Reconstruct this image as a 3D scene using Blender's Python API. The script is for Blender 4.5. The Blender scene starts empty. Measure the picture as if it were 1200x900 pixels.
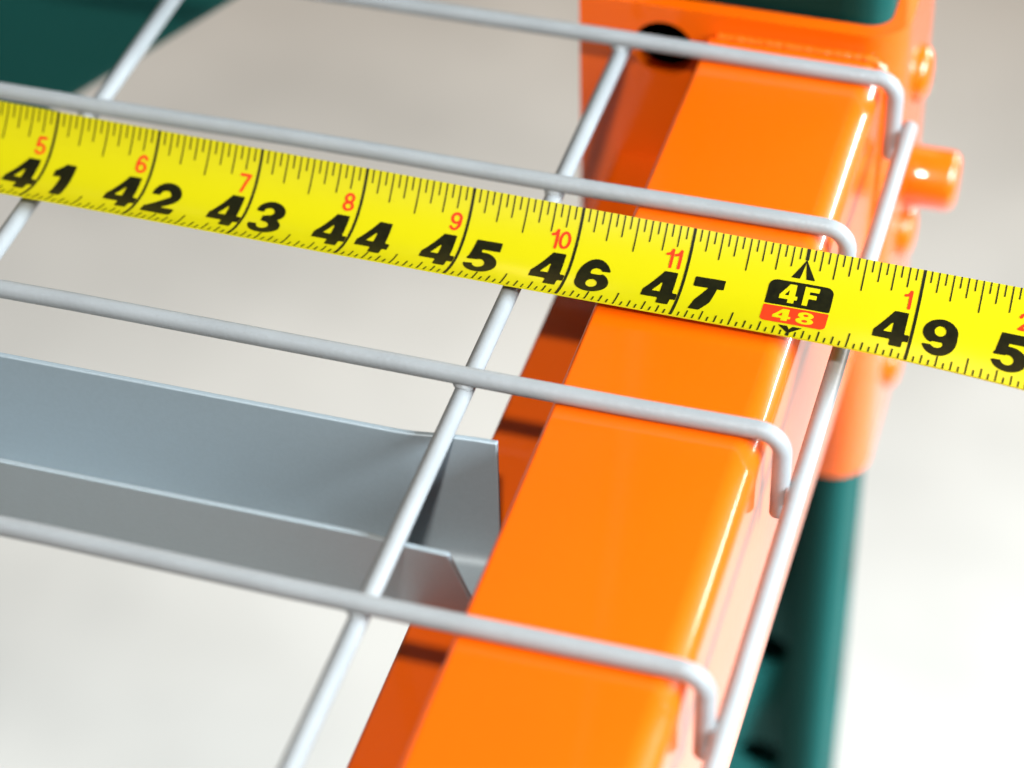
import bpy, bmesh, math, random
import numpy as np
from mathutils import Vector, Matrix

I = 0.0254                      # everything below is laid out in inches
scene = bpy.context.scene
col = scene.collection

# ------------------------------------------------------------------ camera
cam_d = bpy.data.cameras.new('camera'); cam = bpy.data.objects.new('camera', cam_d)
col.objects.link(cam); scene.camera = cam
cr = Vector((0.95697954, 0.28905004, -0.02530274))
cu = Vector((-0.17739574, 0.65185876, 0.73729974))
cf = Vector((-0.22961033, 0.70109217, -0.67509174))
M4 = Matrix((cr, cu, -cf)).transposed().to_4x4()
M4.translation = Vector((2.7224, -14.467, 14.0128)) * I
cam.matrix_world = M4
cam_d.sensor_width = 36.0
cam_d.lens = 36.0 * 2948.03 / 1200.0
cam_d.clip_start = 0.01; cam_d.clip_end = 200
cam_d.dof.use_dof = True
cam_d.dof.focus_distance = 21.3 * I
cam_d.dof.aperture_fstop = 7.4

# ------------------------------------------------------------------ light
world = bpy.data.worlds.new('World'); scene.world = world
world.use_nodes = True
bg = world.node_tree.nodes['Background']
bg.inputs[0].default_value = (1.0, 0.95, 0.88, 1); bg.inputs[1].default_value = 0.065

def area_lamp(name, loc, target, sx, sy, power, color, spread=180):
    d = bpy.data.lights.new(name, 'AREA'); d.shape = 'RECTANGLE'
    d.size = sx * I; d.size_y = sy * I; d.energy = power; d.color = color; d.spread = math.radians(spread)
    o = bpy.data.objects.new(name, d); col.objects.link(o)
    o.location = Vector(loc) * I
    o.rotation_euler = (Vector(target) - Vector(loc)).to_track_quat('-Z', 'Y').to_euler()
    return o
area_lamp('photo_lamp', (3.5, -18, 25), (-1, 2, 0), 1.5, 1.5, 5.8, (1.0, 0.97, 0.93))
area_lamp('window_light', (62, 0, 27), (3, 10, -30), 46, 36, 43, (0.765, 0.90, 1.0), 80)
area_lamp('far_floor_warm_fill', (-14, 88, 44), (-14, 70, -36), 40, 40, 16, (1.0, 0.60, 0.25))  # unseen fill, added to warm the tone of the far floor
area_lamp('edge_highlight_strip', (88, 128, 13), (0, 1, 0), 84, 11, 9, (1.0, 0.99, 0.97), 40)  # long low strip added to draw the white highlight along the beam's front edge

vs = scene.view_settings
vs.view_transform = 'Standard'; vs.look = 'None'; vs.exposure = 0.0; vs.gamma = 1.0
vs.use_curve_mapping = False

# ------------------------------------------------------------------ materials
def mat(name, color, rough=0.4, metal=0.0, spec=0.5, coat=0.0, coat_rough=0.05,
        vary=0.0, vary_scale=20.0, bump=0.0, bump_scale=200.0, bump2=0.0, bump2_scale=20.0, color2=None, specks=0.0):
    m = bpy.data.materials.new(name); m.use_nodes = True
    nt = m.node_tree; b = nt.nodes['Principled BSDF']
    b.inputs['Base Color'].default_value = (*color, 1)
    b.inputs['Roughness'].default_value = rough
    b.inputs['Metallic'].default_value = metal
    b.inputs['Specular IOR Level'].default_value = spec
    b.inputs['Coat Weight'].default_value = coat
    b.inputs['Coat Roughness'].default_value = coat_rough
    tc = nt.nodes.new('ShaderNodeTexCoord')
    if vary > 0 or color2:
        n = nt.nodes.new('ShaderNodeTexNoise'); n.inputs['Scale'].default_value = vary_scale
        n.inputs['Detail'].default_value = 5.0
        nt.links.new(tc.outputs['Object'], n.inputs['Vector'])
        mx = nt.nodes.new('ShaderNodeMix'); mx.data_type = 'RGBA'
        mx.inputs[6].default_value = (*[c * (1 - vary) for c in color], 1)
        mx.inputs[7].default_value = (*(color2 or [min(1, c * (1 + vary)) for c in color]), 1)
        nt.links.new(n.outputs['Fac'], mx.inputs[0])
        nt.links.new(mx.outputs[2], b.inputs['Base Color'])
    if specks > 0:
        vo = nt.nodes.new('ShaderNodeTexVoronoi'); vo.inputs['Scale'].default_value = 160
        nt.links.new(tc.outputs['Object'], vo.inputs['Vector'])
        lt = nt.nodes.new('ShaderNodeMath'); lt.operation = 'LESS_THAN'; lt.inputs[1].default_value = 0.10
        nt.links.new(vo.outputs['Distance'], lt.inputs[0])
        sp = nt.nodes.new('ShaderNodeSeparateColor'); nt.links.new(vo.outputs['Color'], sp.inputs[0])
        g = nt.nodes.new('ShaderNodeMath'); g.operation = 'LESS_THAN'; g.inputs[1].default_value = specks
        nt.links.new(sp.outputs[0], g.inputs[0])
        mu = nt.nodes.new('ShaderNodeMath'); mu.operation = 'MULTIPLY'
        nt.links.new(lt.outputs[0], mu.inputs[0]); nt.links.new(g.outputs[0], mu.inputs[1])
        m2 = nt.nodes.new('ShaderNodeMix'); m2.data_type = 'RGBA'
        src = b.inputs['Base Color'].links[0].from_socket if b.inputs['Base Color'].links else None
        if src: nt.links.new(src, m2.inputs[6])
        else: m2.inputs[6].default_value = (*color, 1)
        m2.inputs[7].default_value = (*[c * .3 for c in color], 1)
        nt.links.new(mu.outputs[0], m2.inputs[0]); nt.links.new(m2.outputs[2], b.inputs['Base Color'])
    prev = None
    for st, sc in ((bump, bump_scale), (bump2, bump2_scale)):
        if st <= 0: continue
        n = nt.nodes.new('ShaderNodeTexNoise'); n.inputs['Scale'].default_value = sc
        n.inputs['Detail'].default_value = 3.0
        nt.links.new(tc.outputs['Object'], n.inputs['Vector'])
        bp = nt.nodes.new('ShaderNodeBump'); bp.inputs['Strength'].default_value = st
        bp.inputs['Distance'].default_value = 0.0006
        nt.links.new(n.outputs['Fac'], bp.inputs['Height'])
        if prev: nt.links.new(prev, bp.inputs['Normal'])
        prev = bp.outputs['Normal']
    if prev: nt.links.new(prev, b.inputs['Normal'])
    return m

ORANGE = mat('orange_paint', (0.80, 0.106, 0.0002), rough=0.36, spec=0.25, coat=0.85, coat_rough=0.04,
             vary=0.05, vary_scale=25, bump=0.10, bump_scale=420, bump2=0.05, bump2_scale=45, specks=0.02)
GREEN = mat('green_paint', (0.008, 0.070, 0.060), rough=0.65, spec=0.07, coat=0.0, coat_rough=0.12,
            vary=0.12, vary_scale=18, bump=0.10, bump_scale=400)
GREY = mat('grey_wire_coating', (0.285, 0.290, 0.288), rough=0.44, spec=0.4, vary=0.13, vary_scale=70,
           bump=0.12, bump_scale=900, bump2=0.10, bump2_scale=160)
WELD = mat('weld_metal', (0.33, 0.33, 0.34), rough=0.45, vary=0.3, vary_scale=500, bump=0.5, bump_scale=900)
CHANNEL = mat('galvanised_channel', (0.385, 0.44, 0.465), rough=0.6, metal=0.45, spec=0.5, vary=0.05, vary_scale=900,
              bump=0.05, bump_scale=1500)
YELLOW = mat('yellow_tape_lacquer', (0.495, 0.415, 0.001), rough=0.34, spec=0.5, coat=0.25, coat_rough=0.22,
             vary=0.02, vary_scale=60, bump=0.03, bump_scale=300)
INK = mat('black_ink', (0.003, 0.003, 0.002), rough=0.45, spec=0.16, vary=0.5, vary_scale=700, color2=(0.014, 0.013, 0.003))
LINE = mat('black_line_ink', (0.008, 0.009, 0.003), rough=0.5, spec=0.2)
REDINK = mat('red_ink', (0.60, 0.030, 0.006), rough=0.42, spec=0.25, vary=0.15, vary_scale=500)
FLOOR = mat('polished_concrete', (0.545, 0.508, 0.460), rough=0.5, spec=0.35, vary=0.26, vary_scale=5.0,
            bump=0.05, bump_scale=60)

# ------------------------------------------------------------------ mesh helpers
def new_obj(name, mesh, material, parent=None):
    o = bpy.data.objects.new(name, mesh); col.objects.link(o)
    if material is not None:
        mesh.materials.clear(); mesh.materials.append(material)
    if parent is not None: o.parent = parent
    return o

def mesh_from(name, verts, faces, smooth=True, angle=35):
    me = bpy.data.meshes.new(name)
    me.from_pydata([tuple(Vector(v) * I) for v in verts], [], faces)
    bm = bmesh.new(); bm.from_mesh(me)
    bmesh.ops.recalc_face_normals(bm, faces=bm.faces)
    for f in bm.faces: f.smooth = smooth
    for e in bm.edges:
        if len(e.link_faces) == 2 and e.calc_face_angle(0) > math.radians(angle): e.smooth = False
    bm.to_mesh(me); bm.free()
    return me

def tube_mesh(name, pts, r, n=20, round_ends=True):
    pts = [Vector(p) for p in pts]; V = []; F = []
    prevn = None; rings = []
    seq = []
    for i, p in enumerate(pts):
        t = ((pts[min(i + 1, len(pts) - 1)] - pts[max(i - 1, 0)])).normalized()
        seq.append((p, t, r))
    if round_ends:
        p, t, _ = seq[0]; q, s, _ = seq[-1]
        seq = [(p - t * r * .25, t, r * .72)] + seq + [(q + s * r * .25, s, r * .72)]
    for p, t, rr in seq:
        if prevn is None:
            a = Vector((0, 0, 1)) if abs(t.z) < 0.9 else Vector((0, 1, 0))
            nn = (a - t * a.dot(t)).normalized()
        else:
            nn = (prevn - t * prevn.dot(t)).normalized()
        prevn = nn; b = t.cross(nn)
        base = len(V)
        for k in range(n):
            a = 2 * math.pi * k / n
            V.append(p + (nn * math.cos(a) + b * math.sin(a)) * rr)
        rings.append(base)
    for i in range(len(rings) - 1):
        for k in range(n):
            k2 = (k + 1) % n
            F.append((rings[i] + k, rings[i] + k2, rings[i + 1] + k2, rings[i + 1] + k))
    F.append(tuple(rings[0] + k for k in range(n))[::-1]); F.append(tuple(rings[-1] + k for k in range(n)))
    return mesh_from(name, V, F, True, 50)

def round_poly(pts, radii, seg=8):
    out = []; n = len(pts)
    for i in range(n):
        p = Vector(pts[i]); a = Vector(pts[i - 1]); b = Vector(pts[(i + 1) % n]); r = radii[i]
        if r <= 0: out.append(p); continue
        da = (a - p).normalized(); db = (b - p).normalized()
        half = da.angle(db) / 2; d = r / math.tan(half)
        c = p + (da + db).normalized() * (r / math.sin(half))
        s = p + da * d - c; e = p + db * d - c
        a0 = math.atan2(s.y, s.x); a1 = math.atan2(e.y, e.x)
        da_ = (a1 - a0 + math.pi) % (2 * math.pi) - math.pi
        for k in range(seg + 1):
            t = a0 + da_ * k / seg
            out.append(c + Vector((math.cos(t), math.sin(t))) * r)
    return out

def prism(name, prof, to3, d0, d1, steps=1, angle=35):
    """profile (2-D) extruded between d0 and d1; to3(p, d) gives the point"""
    V = []; F = []; n = len(prof)
    ds = [d0 + (d1 - d0) * i / steps for i in range(steps + 1)]
    for d in ds: V += [to3(p, d) for p in prof]
    for i in range(steps):
        for k in range(n):
            k2 = (k + 1) % n
            F.append((i * n + k, i * n + k2, (i + 1) * n + k2, (i + 1) * n + k))
    F.append(tuple(range(n))[::-1]); F.append(tuple(steps * n + k for k in range(n)))
    return mesh_from(name, V, F, True, angle)

def boolean_cut(o, cutters):
    for c in cutters:
        md = o.modifiers.new('cut', 'BOOLEAN'); md.operation = 'DIFFERENCE'; md.solver = 'EXACT'; md.object = c
    dg = bpy.context.evaluated_depsgraph_get()
    me = bpy.data.meshes.new_from_object(o.evaluated_get(dg))
    o.modifiers.clear(); o.data = me
    for c in cutters: bpy.data.objects.remove(c, do_unlink=True)

def cyl_mesh(name, c, axis, r, l, n=28):
    c = Vector(c); ax = Vector(axis)
    return tube_mesh(name, [c - ax * l / 2, c + ax * l / 2], r, n, False)

def bevel(o, w, seg=3, ang=40):
    bm = bmesh.new(); bm.from_mesh(o.data)
    es = [e for e in bm.edges if len(e.link_faces) == 2 and e.calc_face_angle(0) > math.radians(ang)]
    bmesh.ops.bevel(bm, geom=es, offset=w * I, segments=seg, affect='EDGES', profile=0.5, clamp_overlap=True)
    for f in bm.faces: f.smooth = True
    bm.to_mesh(o.data); bm.free()

def thing(name, label, cat, loc):
    o = bpy.data.objects.new(name, None); col.objects.link(o)
    o.empty_display_size = 0.02
    o['label'] = label; o['category'] = cat
    return o

# ------------------------------------------------------------------ setting
FZ = -36.0
fl = mesh_from('floor', [(-420, -420, FZ), (420, -420, FZ), (420, 420, FZ), (-420, 420, FZ)], [(0, 1, 2, 3)], False)
floor = new_obj('floor', fl, FLOOR); floor['kind'] = 'structure'

# ------------------------------------------------------------------ upright frame
upright = thing('upright_frame', 'dark green punched steel rack upright behind the orange beam', 'rack upright', (0, 0, 0))
CX0, CX1, CY0, CY1 = -2.93, 0.060, 5.60, 7.05
outer = round_poly([(CX0, CY0), (CX1, CY0), (CX1, CY1), (CX0, CY1)], [.20] * 4, 8)
inner = round_poly([(CX0 + .1, CY0 + .1), (CX1 - .1, CY0 + .1), (CX1 - .1, CY1 - .1), (CX0 + .1, CY1 - .1)], [.11] * 4, 8)
V = []; F = []; n = len(outer)
Z0, Z1 = FZ + .2, 34.0
for z in (Z0, Z1):
    V += [(p[0], p[1], z) for p in outer] + [(p[0], p[1], z) for p in inner]
for k in range(n):
    k2 = (k + 1) % n; t = 2 * n
    F += [(k, k2, t + k2, t + k), (n + k2, n + k, t + n + k, t + n + k2),
          (k, n + k, n + k2, k2), (t + k, t + k2, t + n + k2, t + n + k)]
column = new_obj('column', mesh_from('column', V, F, True, 30), GREEN, upright)
cut = []
zs = [-8.9 - 2.0 * i for i in range(-1, 5)]
for z in zs:
    cut.append(new_obj('c', cyl_mesh('c', (-.74, CY0, z), (0, 1, 0), .27, .8), None))
    cut.append(new_obj('c', cyl_mesh('c', (CX1, 6.4, z + .55), (1, 0, 0), .26, .8), None))
cut.append(new_obj('c', cyl_mesh('c', (-2.1, CY0, -.24), (0, 1, 0), .40, .8), None))
boolean_cut(column, cut)
bp = prism('base_plate', round_poly([(-4.4, 4.4), (1.2, 4.4), (1.2, 9.2), (-4.4, 9.2)], [.3] * 4, 4),
           lambda p, d: (p[0], p[1], d), FZ + .004, FZ + .25)
new_obj('base_plate', bp, GREEN, upright)
# diagonal brace, a box section bolted to the column's inner face
ux, uz = math.cos(math.radians(38.2)), math.sin(math.radians(38.2))
bx, bz = -7.2, -1.27
prof = round_poly([(0, 6.35), (3.2, 6.35), (3.2, 7.85), (0, 7.85)], [.14] * 4, 5)
br = prism('diagonal_brace', prof, lambda p, d: (bx + ux * d - uz * p[0], p[1], bz + uz * d + ux * p[0]), -34, 4.9)
new_obj('diagonal_brace', br, GREEN, upright)

# ------------------------------------------------------------------ orange beam
beam = thing('rack_beam', 'glossy orange steel step beam carrying the wire deck', 'rack beam', (0, 0, 0))
XF, XL, XB, HB, LZ = 0.10, -1.66, -2.57, -3.36, -1.60
pts = [(XF, HB), (XF, 0), (XL, 0), (XL + .03, LZ), (XB, LZ), (XB, HB)]
prof = round_poly(pts, [.12, .24, .05, .04, .06, .12], 10)
rail = new_obj('rail', prism('rail', prof, lambda p, d: (p[0], d, p[1]), -17.0, 5.38, 1, 30), ORANGE, beam)

# end connector: an L-shaped plate round the column's corner, rounded at its lower back corner
PY, PX, TH = 5.38, 0.25, 0.18
path = []
for x in np.linspace(-2.95, PX - .42, 12): path.append((x, PY, 0, -1))
for k in range(1, 9):
    a = math.radians(90 * k / 9)
    path.append((PX - .42 + .42 * math.sin(a), PY + .42 - .42 * math.cos(a), math.sin(a), -math.cos(a)))
for y in np.linspace(PY + .42, 7.38, 12): path.append((PX, y, 1, 0))
ZT, ZB = 0.25, -5.62
s = [0.0]
for a, b in zip(path, path[1:]): s.append(s[-1] + math.hypot(b[0] - a[0], b[1] - a[1]))
V = []; F = []; RC = .75
def zlim(si, zt):
    d = s[-1] - si
    cutz = 0.0
    r = RC if not zt else .35
    if d < r: cutz = r - math.sqrt(max(0, r * r - (r - d) ** 2))
    if si < .35 and not zt: cutz = max(cutz, .35 - math.sqrt(max(0, .35 ** 2 - (.35 - si) ** 2)))
    return cutz
m = len(path); nz = 14
for side in (0, 1):
    for j in range(nz + 1):
        for i, (x, y, nx, ny) in enumerate(path):
            zb = ZB + zlim(s[i], False); zt = ZT - zlim(s[i], True)
            z = zb + (zt - zb) * j / nz
            V.append((x - nx * TH * side, y - ny * TH * side, z))
N = m * (nz + 1)
for j in range(nz):
    for i in range(m - 1):
        a = j * m + i
        F += [(a, a + 1, a + m + 1, a + m), (N + a + 1, N + a, N + a + m, N + a + m + 1)]
for i in range(m - 1):
    F += [(i + 1, i, N + i, N + i + 1), (nz * m + i, nz * m + i + 1, N + nz * m + i + 1, N + nz * m + i)]
for j in range(nz):
    a, b = j * m, (j + 1) * m
    F += [(a, b, N + b, N + a), (b + m - 1, a + m - 1, N + a + m - 1, N + b + m - 1)]
connector = new_obj('end_connector', mesh_from('end_connector', V, F, True, 40), ORANGE, beam)
boolean_cut(connector, [new_obj('c', cyl_mesh('c', (-2.1, PY + .09, -.24), (0, 1, 0), .31, .8), None)])
bm = bmesh.new(); bm.from_mesh(connector.data)
for e in bm.edges:
    if len(e.link_faces) == 2 and e.calc_face_angle(0) > math.radians(40): e.smooth = False
for f in bm.faces: f.smooth = True
bm.to_mesh(connector.data); bm.free()
connector.data.materials.clear(); connector.data.materials.append(ORANGE)

def lathe(name, prof, c, axis, n=28):
    """prof: (distance along axis, radius)"""
    c = Vector(c); ax = Vector(axis).normalized()
    u = ax.orthogonal().normalized(); v = ax.cross(u); V = []; F = []
    for d, r in prof:
        for k in range(n):
            a = 2 * math.pi * k / n
            V.append(c + ax * d + (u * math.cos(a) + v * math.sin(a)) * r)
    for i in range(len(prof) - 1):
        for k in range(n):
            F.append((i * n + k, i * n + (k + 1) % n, (i + 1) * n + (k + 1) % n, (i + 1) * n + k))
    F.append(tuple(range(n))[::-1]); F.append(tuple((len(prof) - 1) * n + k for k in range(n)))
    return mesh_from(name, V, F, True, 50)
head = [(-.1, .30), (.03, .30), (.08, .27), (.115, .20), (.13, .11), (.135, .02)]
for y, z in ((6.75, -1.05), (6.75, -3.10), (6.75, -5.0)):
    new_obj('rivet', lathe('rivet', head, (PX, y, z), (1, 0, 0)), ORANGE, connector)
pin = [(-.1, .32), (.42, .32), (.475, .30), (.51, .25), (.52, .15), (.521, .02)]
new_obj('lock_pin', lathe('lock_pin', pin, (PX, 6.75, -2.35), (1, 0, 0)), ORANGE, connector)
# weld bead where the beam meets the connector plate
random.seed(4)
wp = []
for i in range(0, 46):
    wp.append((XL + .1 + (XF - .22 - XL - .1) * i / 45, PY - .02, .01))
for k in range(1, 10):
    a = math.radians(90 * k / 10)
    wp.append((XF - .23 + .24 * math.sin(a), PY - .02, -.23 + .24 * math.cos(a)))
for i in range(1, 70): wp.append((XF + .01, PY - .02, -.23 - 2.9 * i / 70))
V = []; F = []
for i, p in enumerate(wp):
    r = .046 + .004 * math.sin(i * 2.1) + random.uniform(-.003, .003)
    q = wp[min(i + 1, len(wp) - 1)]; o_ = wp[max(i - 1, 0)]
    t = (Vector(q) - Vector(o_)).normalized(); nn = Vector((0, 1, 0)); b = t.cross(nn)
    for k in range(8):
        a = 2 * math.pi * k / 8; V.append(Vector(p) + (nn * math.cos(a) + b * math.sin(a)) * r)
for i in range(len(wp) - 1):
    for k in range(8): F.append((i * 8 + k, i * 8 + (k + 1) % 8, i * 8 + 8 + (k + 1) % 8, i * 8 + 8 + k))
F.append(tuple(range(8))); F.append(tuple((len(wp) - 1) * 8 + k for k in range(8)))
new_obj('weld_bead', mesh_from('weld_bead', V, F, True, 80), ORANGE, beam)

# ------------------------------------------------------------------ wire deck
deck = thing('wire_deck', 'grey welded wire mesh deck with hooked front ends resting on the orange beam', 'wire deck', (0, 0, 0))
R = 0.080
ZX, ZY = R + .002, -R + .010
LX, LZt = 0.255, -0.80
BR = 0.21
def cross_path(y, jit=0.0):
    p = [(-15.0, y, ZX)]
    for x in np.linspace(-13, LX - BR, 14): p.append((x, y + .012 * math.sin(x * .9 + y * 2.3), ZX + .004 * math.sin(x * 1.7 + y)))
    for k in range(1, 10):
        a = math.radians(90 * k / 9)
        p.append((LX - BR + BR * math.sin(a), y, ZX - BR + BR * math.cos(a)))
    p.append((LX + jit, y, -.45)); p.append((LX + jit, y, LZt))
    return p
WY = [4.992, 2.674, 0.0, -2.622, -5.2, -7.8]
FX, FZW = LX + 2 * R - .012, -0.50
for i, y in enumerate(WY):
    w = new_obj('cross_wire', tube_mesh('cross_wire', cross_path(y), R, 24), GREY, deck)
for x in (-2.424, -7.0, -11.6):
    new_obj('runner_wire', tube_mesh('runner_wire', [(x, y, ZY) for y in np.linspace(-9.0, 5.08, 12)], R, 24), GREY, deck)
new_obj('front_wire', tube_mesh('front_wire', [(FX, y, FZW) for y in np.linspace(-9.0, 5.08, 12)], R, 24), GREY, deck)
# little weld fillets at every crossing
def blob(name, c, rx, ry, rz, seed):
    bm = bmesh.new(); bmesh.ops.create_icosphere(bm, subdivisions=2, radius=1)
    rnd = random.Random(seed)
    for v in bm.verts:
        k = 1 + rnd.uniform(-.12, .12); v.co = Vector((v.co.x * rx * k, v.co.y * ry * k, v.co.z * rz * k)) + Vector(c)
    V = [v.co.copy() for v in bm.verts]; F = [[v.index for v in f.verts] for f in bm.faces]; bm.free()
    return mesh_from(name, V, F, True, 80)
for i, y in enumerate(WY):
    for x in (-2.424, -7.0):
        new_obj('weld', blob('weld', (x, y, 0.004), 0.105, 0.105, .045, i), GREY, deck)
    new_obj('weld', blob('weld', (LX + R - .005, y - .03, FZW - .06), .035, .07, .12, i + 40), WELD, deck)

# support channel hung under the runner wires, its flared end on the beam's step
def channel_section(x, flare):
    t = .05; zt = -0.165; zb = LZ + .005; a = .55; b_ = .03
    yn, yf = -1.74 - .03 * flare, -0.50 + .08 * flare
    o_ = round_poly([(yn, zt), (yn + a, zb), (yf - b_, zb), (yf, zt)], [0, .16, .16, 0], 7)
    i_ = round_poly([(yn + t, zt), (yn + a + t * .8, zb + t), (yf - b_ - t, zb + t), (yf - t, zt)], [0, .12, .12, 0], 7)
    P = list(o_) + list(i_)[::-1]
    # the end is cut back slightly towards the top of the near wall
    return [(x + (0.06 * (zt - q[1]) if flare >= 1 and q[0] < -1.1 else 0), q[0], q[1]) for q in P]
V = []; F = []
xs = [-15.0, -8.0, -4.0, -2.85, -2.70, -2.55, -2.4, -2.2, -2.01]
fl_ = [0, 0, 0, 0, .12, .4, .7, .9, 1.0]
for x, g in zip(xs, fl_): V += channel_section(x, g)
NP = len(channel_section(0, 0)); H = NP // 2
for i in range(len(xs) - 1):
    for k in range(NP):
        F.append((i * NP + k, i * NP + (k + 1) % NP, (i + 1) * NP + (k + 1) % NP, (i + 1) * NP + k))
for base in (0, (len(xs) - 1) * NP):
    for k in range(H - 1):
        F.append((base + k, base + k + 1, base + NP - 2 - k, base + NP - 1 - k))
ch = new_obj('support_channel', mesh_from('support_channel', V, F, True, 30), CHANNEL, deck)
bevel(ch, .012, 2, 60)

# ------------------------------------------------------------------ measuring tape
tape = thing('measuring_tape', 'yellow steel measuring tape blade laid across the wire deck', 'measuring tape', (0, 0, 0))
def TB(u):
    t = (u + 7) / 8
    T = Vector((u + .015, 2.1225 + (2.1568 - 2.1825) * t, .3926 + (.1936 - .3226) * t))
    B = Vector((u + .0275, 1.1778 + (1.1946 - 1.2378) * t, .1667 + (.0324 - .0967) * t))
    B.y -= .028 * max(0.0, u) ** 2 if u < 3 else .252 + .168 * (u - 3)
    B.y -= .035 * min(1.0, max(0.0, -u / 7))
    return T, B
def sag(u): return float(np.interp(u, [-9, -7, -3, -1.5, 0, 2, 5], [.215, .21, .195, .160, .115, .09, .09]))
def surf(u, v, h=0.0):
    T, B = TB(u); d = T - B
    n_ = Vector((0, -d.z, d.y)).normalized(); s_ = sag(u)
    P = B + d * v - n_ * (s_ * 4 * v * (1 - v))
    if h:
        tan = d - n_ * (s_ * 4 * (1 - 2 * v))
        nn = Vector((0, -tan.z, tan.y)).normalized(); P += nn * h
    return P
V = []; F = []; us = np.linspace(-15, 6, 85); vv = np.linspace(0, 1, 25)
for h in (0, -.012):
    for u in us:
        for v in vv: V.append(surf(u, v, h))
a_, b_ = len(us), len(vv); N = a_ * b_
for i in range(a_ - 1):
    for j in range(b_ - 1):
        k = i * b_ + j
        F += [(k, k + b_, k + b_ + 1, k + 1), (N + k, N + k + 1, N + k + b_ + 1, N + k + b_)]
    for j in (0, b_ - 1):
        k = i * b_ + j; F.append((k, N + k, N + k + b_, k + b_))
for i in (0, a_ - 1):
    for j in range(b_ - 1):
        k = i * b_ + j; F.append((k, k + 1, N + k + 1, N + k))
new_obj('blade', mesh_from('blade', V, F, True, 50), YELLOW, tape)

def strip(V, F, u, v0, v1, w, h, n, lean=0.0):
    b = len(V)
    for i in range(n + 1):
        v = v0 + (v1 - v0) * i / n
        V += [surf(u - w / 2, v, h), surf(u + w / 2, v, h)]
    for i in range(n): F.append((b + 2 * i, b + 2 * i + 1, b + 2 * i + 3, b + 2 * i + 2))
V = []; F = []
for k in range(-14 * 16, 5 * 16 + 1):
    u = k / 16
    if k % 16 == 0:
        if k == 0:
            strip(V, F, u, .90, 1.0, .030, .003, 6); strip(V, F, u, 0.0, .05, .030, .003, 4)
        else: strip(V, F, u, 0, 1, .026, .003, 28)
        continue
    r16 = k % 16
    lt, lb = ((.285, .215) if r16 == 8 else (.230, .155) if r16 in (4, 12) else (.175, .125) if r16 % 2 == 0 else (.100, .080))
    strip(V, F, u, 1 - lt, .999, .0125, .003, 8)
    strip(V, F, u, .001, lb, .0135, .003, 4)
new_obj('graduations', mesh_from('graduations', V, F, True, 180), LINE, tape)

# --- numerals as flat print, contoured from little signed-distance drawings
def E_(x, y, cx, cy, rx, ry): return (np.hypot((x - cx) / rx, (y - cy) / ry) - 1) * min(rx, ry)
def B_(x, y, x0, y0, x1, y1): return np.maximum(np.maximum(x0 - x, x - x1), np.maximum(y0 - y, y - y1))
def C_(x, y, pts):                                  # convex polygon, any winding
    A = sum(a[0] * b[1] - b[0] * a[1] for a, b in zip(pts, pts[1:] + pts[:1]))
    if A < 0: pts = pts[::-1]
    d = None
    for a, b in zip(pts, pts[1:] + pts[:1]):
        ex, ey = b[0] - a[0], b[1] - a[1]; l = math.hypot(ex, ey)
        k = ((x - a[0]) * ey - (y - a[1]) * ex) / l
        d = k if d is None else np.maximum(d, k)
    return d
def U_(*a):
    r = a[0]
    for b in a[1:]: r = np.minimum(r, b)
    return r
def D_(a, *bs):
    for b in bs: a = np.maximum(a, -b)
    return a
def h4(x, y):
    o = U_(C_(x, y, [(0, .20), (0, .41), (.44, 1), (.80, 1), (.80, .20)]), B_(x, y, .47, 0, .80, .5), B_(x, y, .4, .20, .94, .41))
    return D_(o, C_(x, y, [(.25, .41), (.47, .41), (.47, .72)]))
def h1(x, y):
    return U_(B_(x, y, .30, 0, .64, 1), C_(x, y, [(.06, .62), (.06, .80), (.34, 1), (.45, 1), (.45, .66)]))
def h7(x, y):
    return U_(B_(x, y, .04, .74, .86, 1), C_(x, y, [(.46, .76), (.86, .80), (.86, .72), (.60, .32), (.53, .0), (.10, 0), (.18, .34)]))
def h6(x, y):
    O = np.maximum(E_(x, y, .46, .5, .46, .515), U_(x - .47, .68 - y))
    bowl = E_(x, y, .46, .335, .455, .345)
    return D_(U_(O, bowl), E_(x, y, .47, .30, .15, .135), np.maximum(E_(x, y, .50, .66, .155, .115), .60 - y),
              C_(x, y, [(.48, .63), (1.0, .63), (1.0, .715), (.48, .70)]))
def h9(x, y): return h6(.92 - x, 1 - y)
def h8(x, y):
    return D_(U_(E_(x, y, .46, .275, .46, .285), E_(x, y, .46, .74, .41, .27)), E_(x, y, .46, .27, .155, .115), E_(x, y, .46, .745, .135, .10))
def h5(x, y):
    bowl = E_(x, y, .44, .335, .455, .345)
    bowl = D_(bowl, E_(x, y, .40, .32, .165, .14), C_(x, y, [(-.1, .27), (.30, .30), (.42, .44), (-.1, .44)]))
    stem = C_(x, y, [(.14, 1), (.40, 1), (.34, .44), (.04, .42)])
    return D_(U_(bowl, stem, B_(x, y, .14, .755, .86, 1)), C_(x, y, [(-.2, .285), (.25, .315), (.25, .41), (-.2, .41)]))
def h3(x, y):
    o = D_(U_(E_(x, y, .43, .285, .455, .295), E_(x, y, .44, .735, .415, .275)),
           E_(x, y, .38, .29, .165, .12), E_(x, y, .39, .73, .145, .10))
    o = D_(o, C_(x, y, [(-.1, .305), (.36, .325), (.36, .42), (.26, .43), (-.1, .43)]), C_(x, y, [(-.1, .58), (.26, .60), (.36, .61), (.36, .70), (-.1, .715)]), B_(x, y, -.1, .38, .26, .66))
    return U_(o, B_(x, y, .26, .435, .52, .60))
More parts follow.
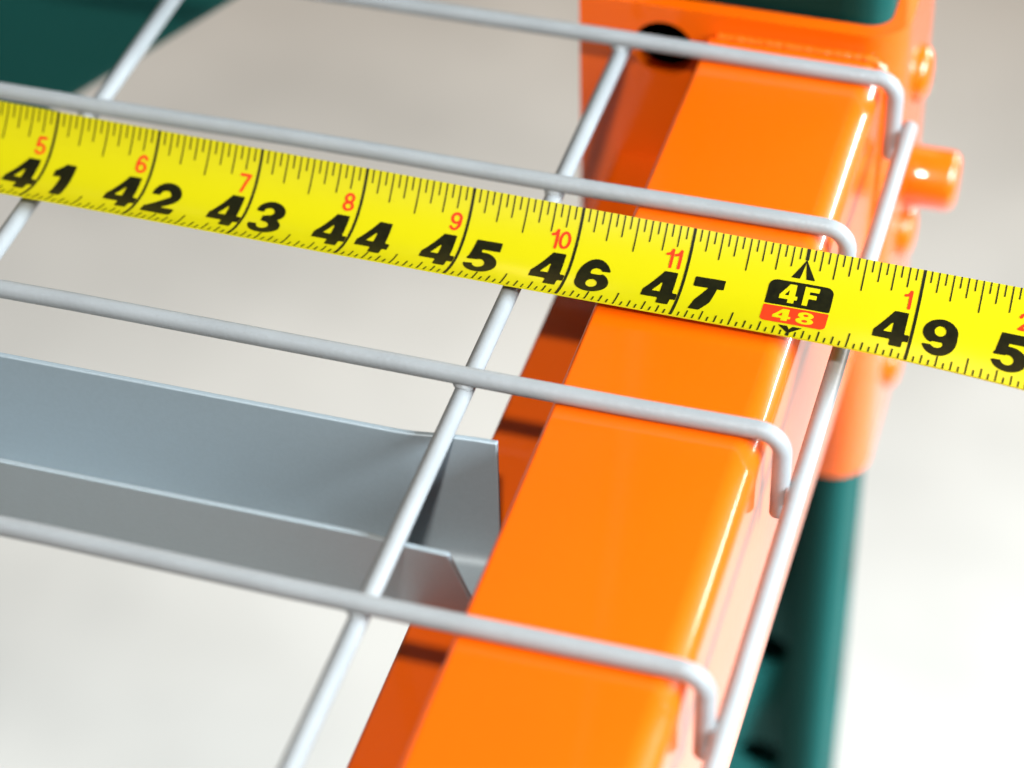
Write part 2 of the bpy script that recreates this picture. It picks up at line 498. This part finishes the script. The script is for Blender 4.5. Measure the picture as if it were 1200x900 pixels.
def h2(x, y):
    top = D_(E_(x, y, .45, .675, .43, .335), E_(x, y, .42, .665, .155, .125), B_(x, y, -.1, .2, .42, .645))
    top = np.maximum(top, C_(x, y, [(0, .62), (0, 1.1), (1, 1.1), (1, .62), (.62, .40), (.4, .45)]))
    dia = C_(x, y, [(.0, .12), (.0, .22), (.52, .60), (.83, .56), (.78, .46), (.40, .20)])
    return U_(top, dia, B_(x, y, 0, 0, .88, .25))
def h0(x, y): return D_(E_(x, y, .46, .5, .46, .515), E_(x, y, .46, .5, .14, .27))
def hF(x, y): return U_(B_(x, y, .08, 0, .36, 1), B_(x, y, .2, .77, .84, 1), B_(x, y, .2, .40, .76, .62))
HEAVY = {'4': h4, '1': h1, '7': h7, '6': h6, '9': h9, '8': h8, '5': h5, '3': h3, '2': h2, '0': h0, 'F': hF}
def arc(cx, cy, rx, ry, a0, a1, n=26):
    return [(cx + rx * math.cos(math.radians(a0 + (a1 - a0) * i / n)), cy + ry * math.sin(math.radians(a0 + (a1 - a0) * i / n))) for i in range(n + 1)]
TH = {'0': [arc(.29, .5, .22, .43, 0, 360)], '1': [[(.10, .74), (.24, .78), (.34, .96)], [(.34, 1.0), (.34, 0)]],
      '2': [arc(.29, .70, .21, .23, 170, -35) + [(.08, .07), (.52, .07)]],
      '5': [[(.47, .93), (.15, .93), (.10, .50)] + arc(.28, .32, .215, .255, 135, -155)],
      '6': [arc(.29, .31, .215, .245, 0, 360), arc(.32, .48, .245, .45, 195, 45)],
      '7': [[(.05, .93), (.52, .93), (.36, .55), (.22, 0)]],
      '8': [arc(.29, .72, .185, .21, 0, 360), arc(.29, .275, .215, .215, 0, 360)]}
TH['3'] = [arc(.27, .72, .19, .21, 160, -90) + arc(.27, .28, .215, .22, 90, -160)]
TH['4'] = [[(.38, 0), (.38, .95), (.05, .28), (.54, .28)]]
TH['9'] = [[(.58 - a, 1 - b) for a, b in pl] for pl in TH['6']]
def thin(ch, t=.074):
    def f(x, y):
        d = np.full(x.shape, 9.0)
        for pl in TH[ch]:
            for a, b in zip(pl, pl[1:]):
                ex, ey = b[0] - a[0], b[1] - a[1]; l2 = ex * ex + ey * ey + 1e-12
                s_ = np.clip(((x - a[0]) * ex + (y - a[1]) * ey) / l2, 0, 1)
                d = np.minimum(d, np.hypot(x - a[0] - s_ * ex, y - a[1] - s_ * ey))
        return d - t
    return f
def contour(V, F, fn, x0, y0, x1, y1, res, place):
    """cells of fn < 0, clipped along the contour; place maps drawing to tape"""
    nx = int((x1 - x0) / res) + 1; ny = int((y1 - y0) / res) + 1
    X, Y = np.meshgrid(np.linspace(x0, x1, nx + 1), np.linspace(y0, y1, ny + 1))
    Z = fn(X, Y); cache = {}
    def vert(key, x, y):
        if key not in cache: cache[key] = len(V); V.append(place(x, y))
        return cache[key]
    for j in range(ny):
        for i in range(nx):
            c = [(j, i), (j, i + 1), (j + 1, i + 1), (j + 1, i)]
            zz = [Z[q] for q in c]
            if min(zz) >= 0: continue
            poly = []
            for k in range(4):
                a, b = c[k], c[(k + 1) % 4]; za, zb_ = zz[k], zz[(k + 1) % 4]
                if za < 0: poly.append(vert(a, X[a], Y[a]))
                if (za < 0) != (zb_ < 0):
                    t = za / (za - zb_)
                    poly.append(vert((min(a, b), max(a, b)), X[a] + (X[b] - X[a]) * t, Y[a] + (Y[b] - Y[a]) * t))
            if len(poly) >= 3: F.append(tuple(poly))
def print_mesh(name, fns, material, parent, h, res=.03):
    """fns: list of (fn, u0, v0, su, sv, x1)"""
    V = []; F = []
    for fn, u0, v0, su, sv, x1 in fns:
        contour(V, F, fn, -.06, -.06, x1, 1.06, res, lambda x, y: surf(u0 + x * su, v0 + y * sv, h))
    return new_obj(name, mesh_from(name, V, F, True, 180), material, parent)
HV0, HSV, HSU = .165, .415, .325
RV0, RSV, RSU = .628, .165, .185
for u in range(-14, 5):
    if u == 0: continue
    txt = str(48 + u)
    print_mesh('inch_number', [(HEAVY[txt[0]], u - .322, HV0, HSU, HSV, 1.0), (HEAVY[txt[1]], u + (.080 if txt[1] != '1' else .090), HV0, HSU, HSV, 1.0)], INK, tape, .003)
    rt = str((48 + u) % 12)
    if rt == '0': continue
    wdt = [.40 if c == '1' else .58 for c in rt]; x = u - .055 - sum(wdt) * RSU
    L = []
    for c, w in zip(rt, wdt):
        L.append((thin(c), x - (.05 * RSU if c == '1' else 0), RV0, RSU, RSV, .7)); x += w * RSU
    print_mesh('foot_inch_number', L, REDINK, tape, .003, .035)
# foot marker at 48: black panel 4F over red panel 48, pointers to both edges
def rr_top(x0, y0, x1, y1, r, top):
    def f(x, y):
        d = B_(x, y, x0, y0, x1, y1)
        yy = y1 - r if top else y0 + r
        for xx, sgn in ((x0 + r, -1), (x1 - r, 1)):
            corner = np.minimum((x - xx) * sgn, (y - yy) * (1 if top else -1))
            d = np.where(corner > 0, np.maximum(d, np.hypot(x - xx, y - yy) - r), d)
        return d
    return f
ident = lambda h: (lambda x, y: surf(x, y, h))
def panel(name, fn, box, material, parent, h, res):
    V = []; F = []; contour(V, F, fn, *box, res, ident(h)); return new_obj(name, mesh_from(name, V, F, True, 180), material, parent)
bk = panel('foot_marker_panel', rr_top(-.275, .415, .285, .685, .07, True), (-.3, .39, .31, .71), INK, tape, .003, .012)
rd = panel('foot_marker_panel', rr_top(-.275, .185, .285, .400, .05, False), (-.3, .16, .31, .42), REDINK, tape, .003, .012)
print_mesh('foot_number', [(h4, -.165, .450, .165, .205, 1.0), (hF, .025, .450, .165, .205, .95)], YELLOW, bk, .0055, .04)
print_mesh('foot_number', [(h4, -.175, .215, .165, .155, 1.0), (h8, .025, .215, .165, .155, 1.0)], YELLOW, rd, .0055, .04)
def arrow_up(x, y):
    return D_(C_(x, y, [(-.105, .725), (0, .905), (.105, .725)]), C_(x, y, [(-.032, .70), (0, .875), (.032, .70)]))
def arrow_dn(x, y):
    return D_(C_(x, y, [(-.105, .155), (0, .045), (.105, .155)]), C_(x, y, [(-.030, .17), (0, .105), (.030, .17)]))
panel('pointer', arrow_up, (-.13, .70, .13, .93), INK, tape, .003, .006)
panel('pointer', arrow_dn, (-.13, .03, .13, .18), INK, tape, .003, .006)
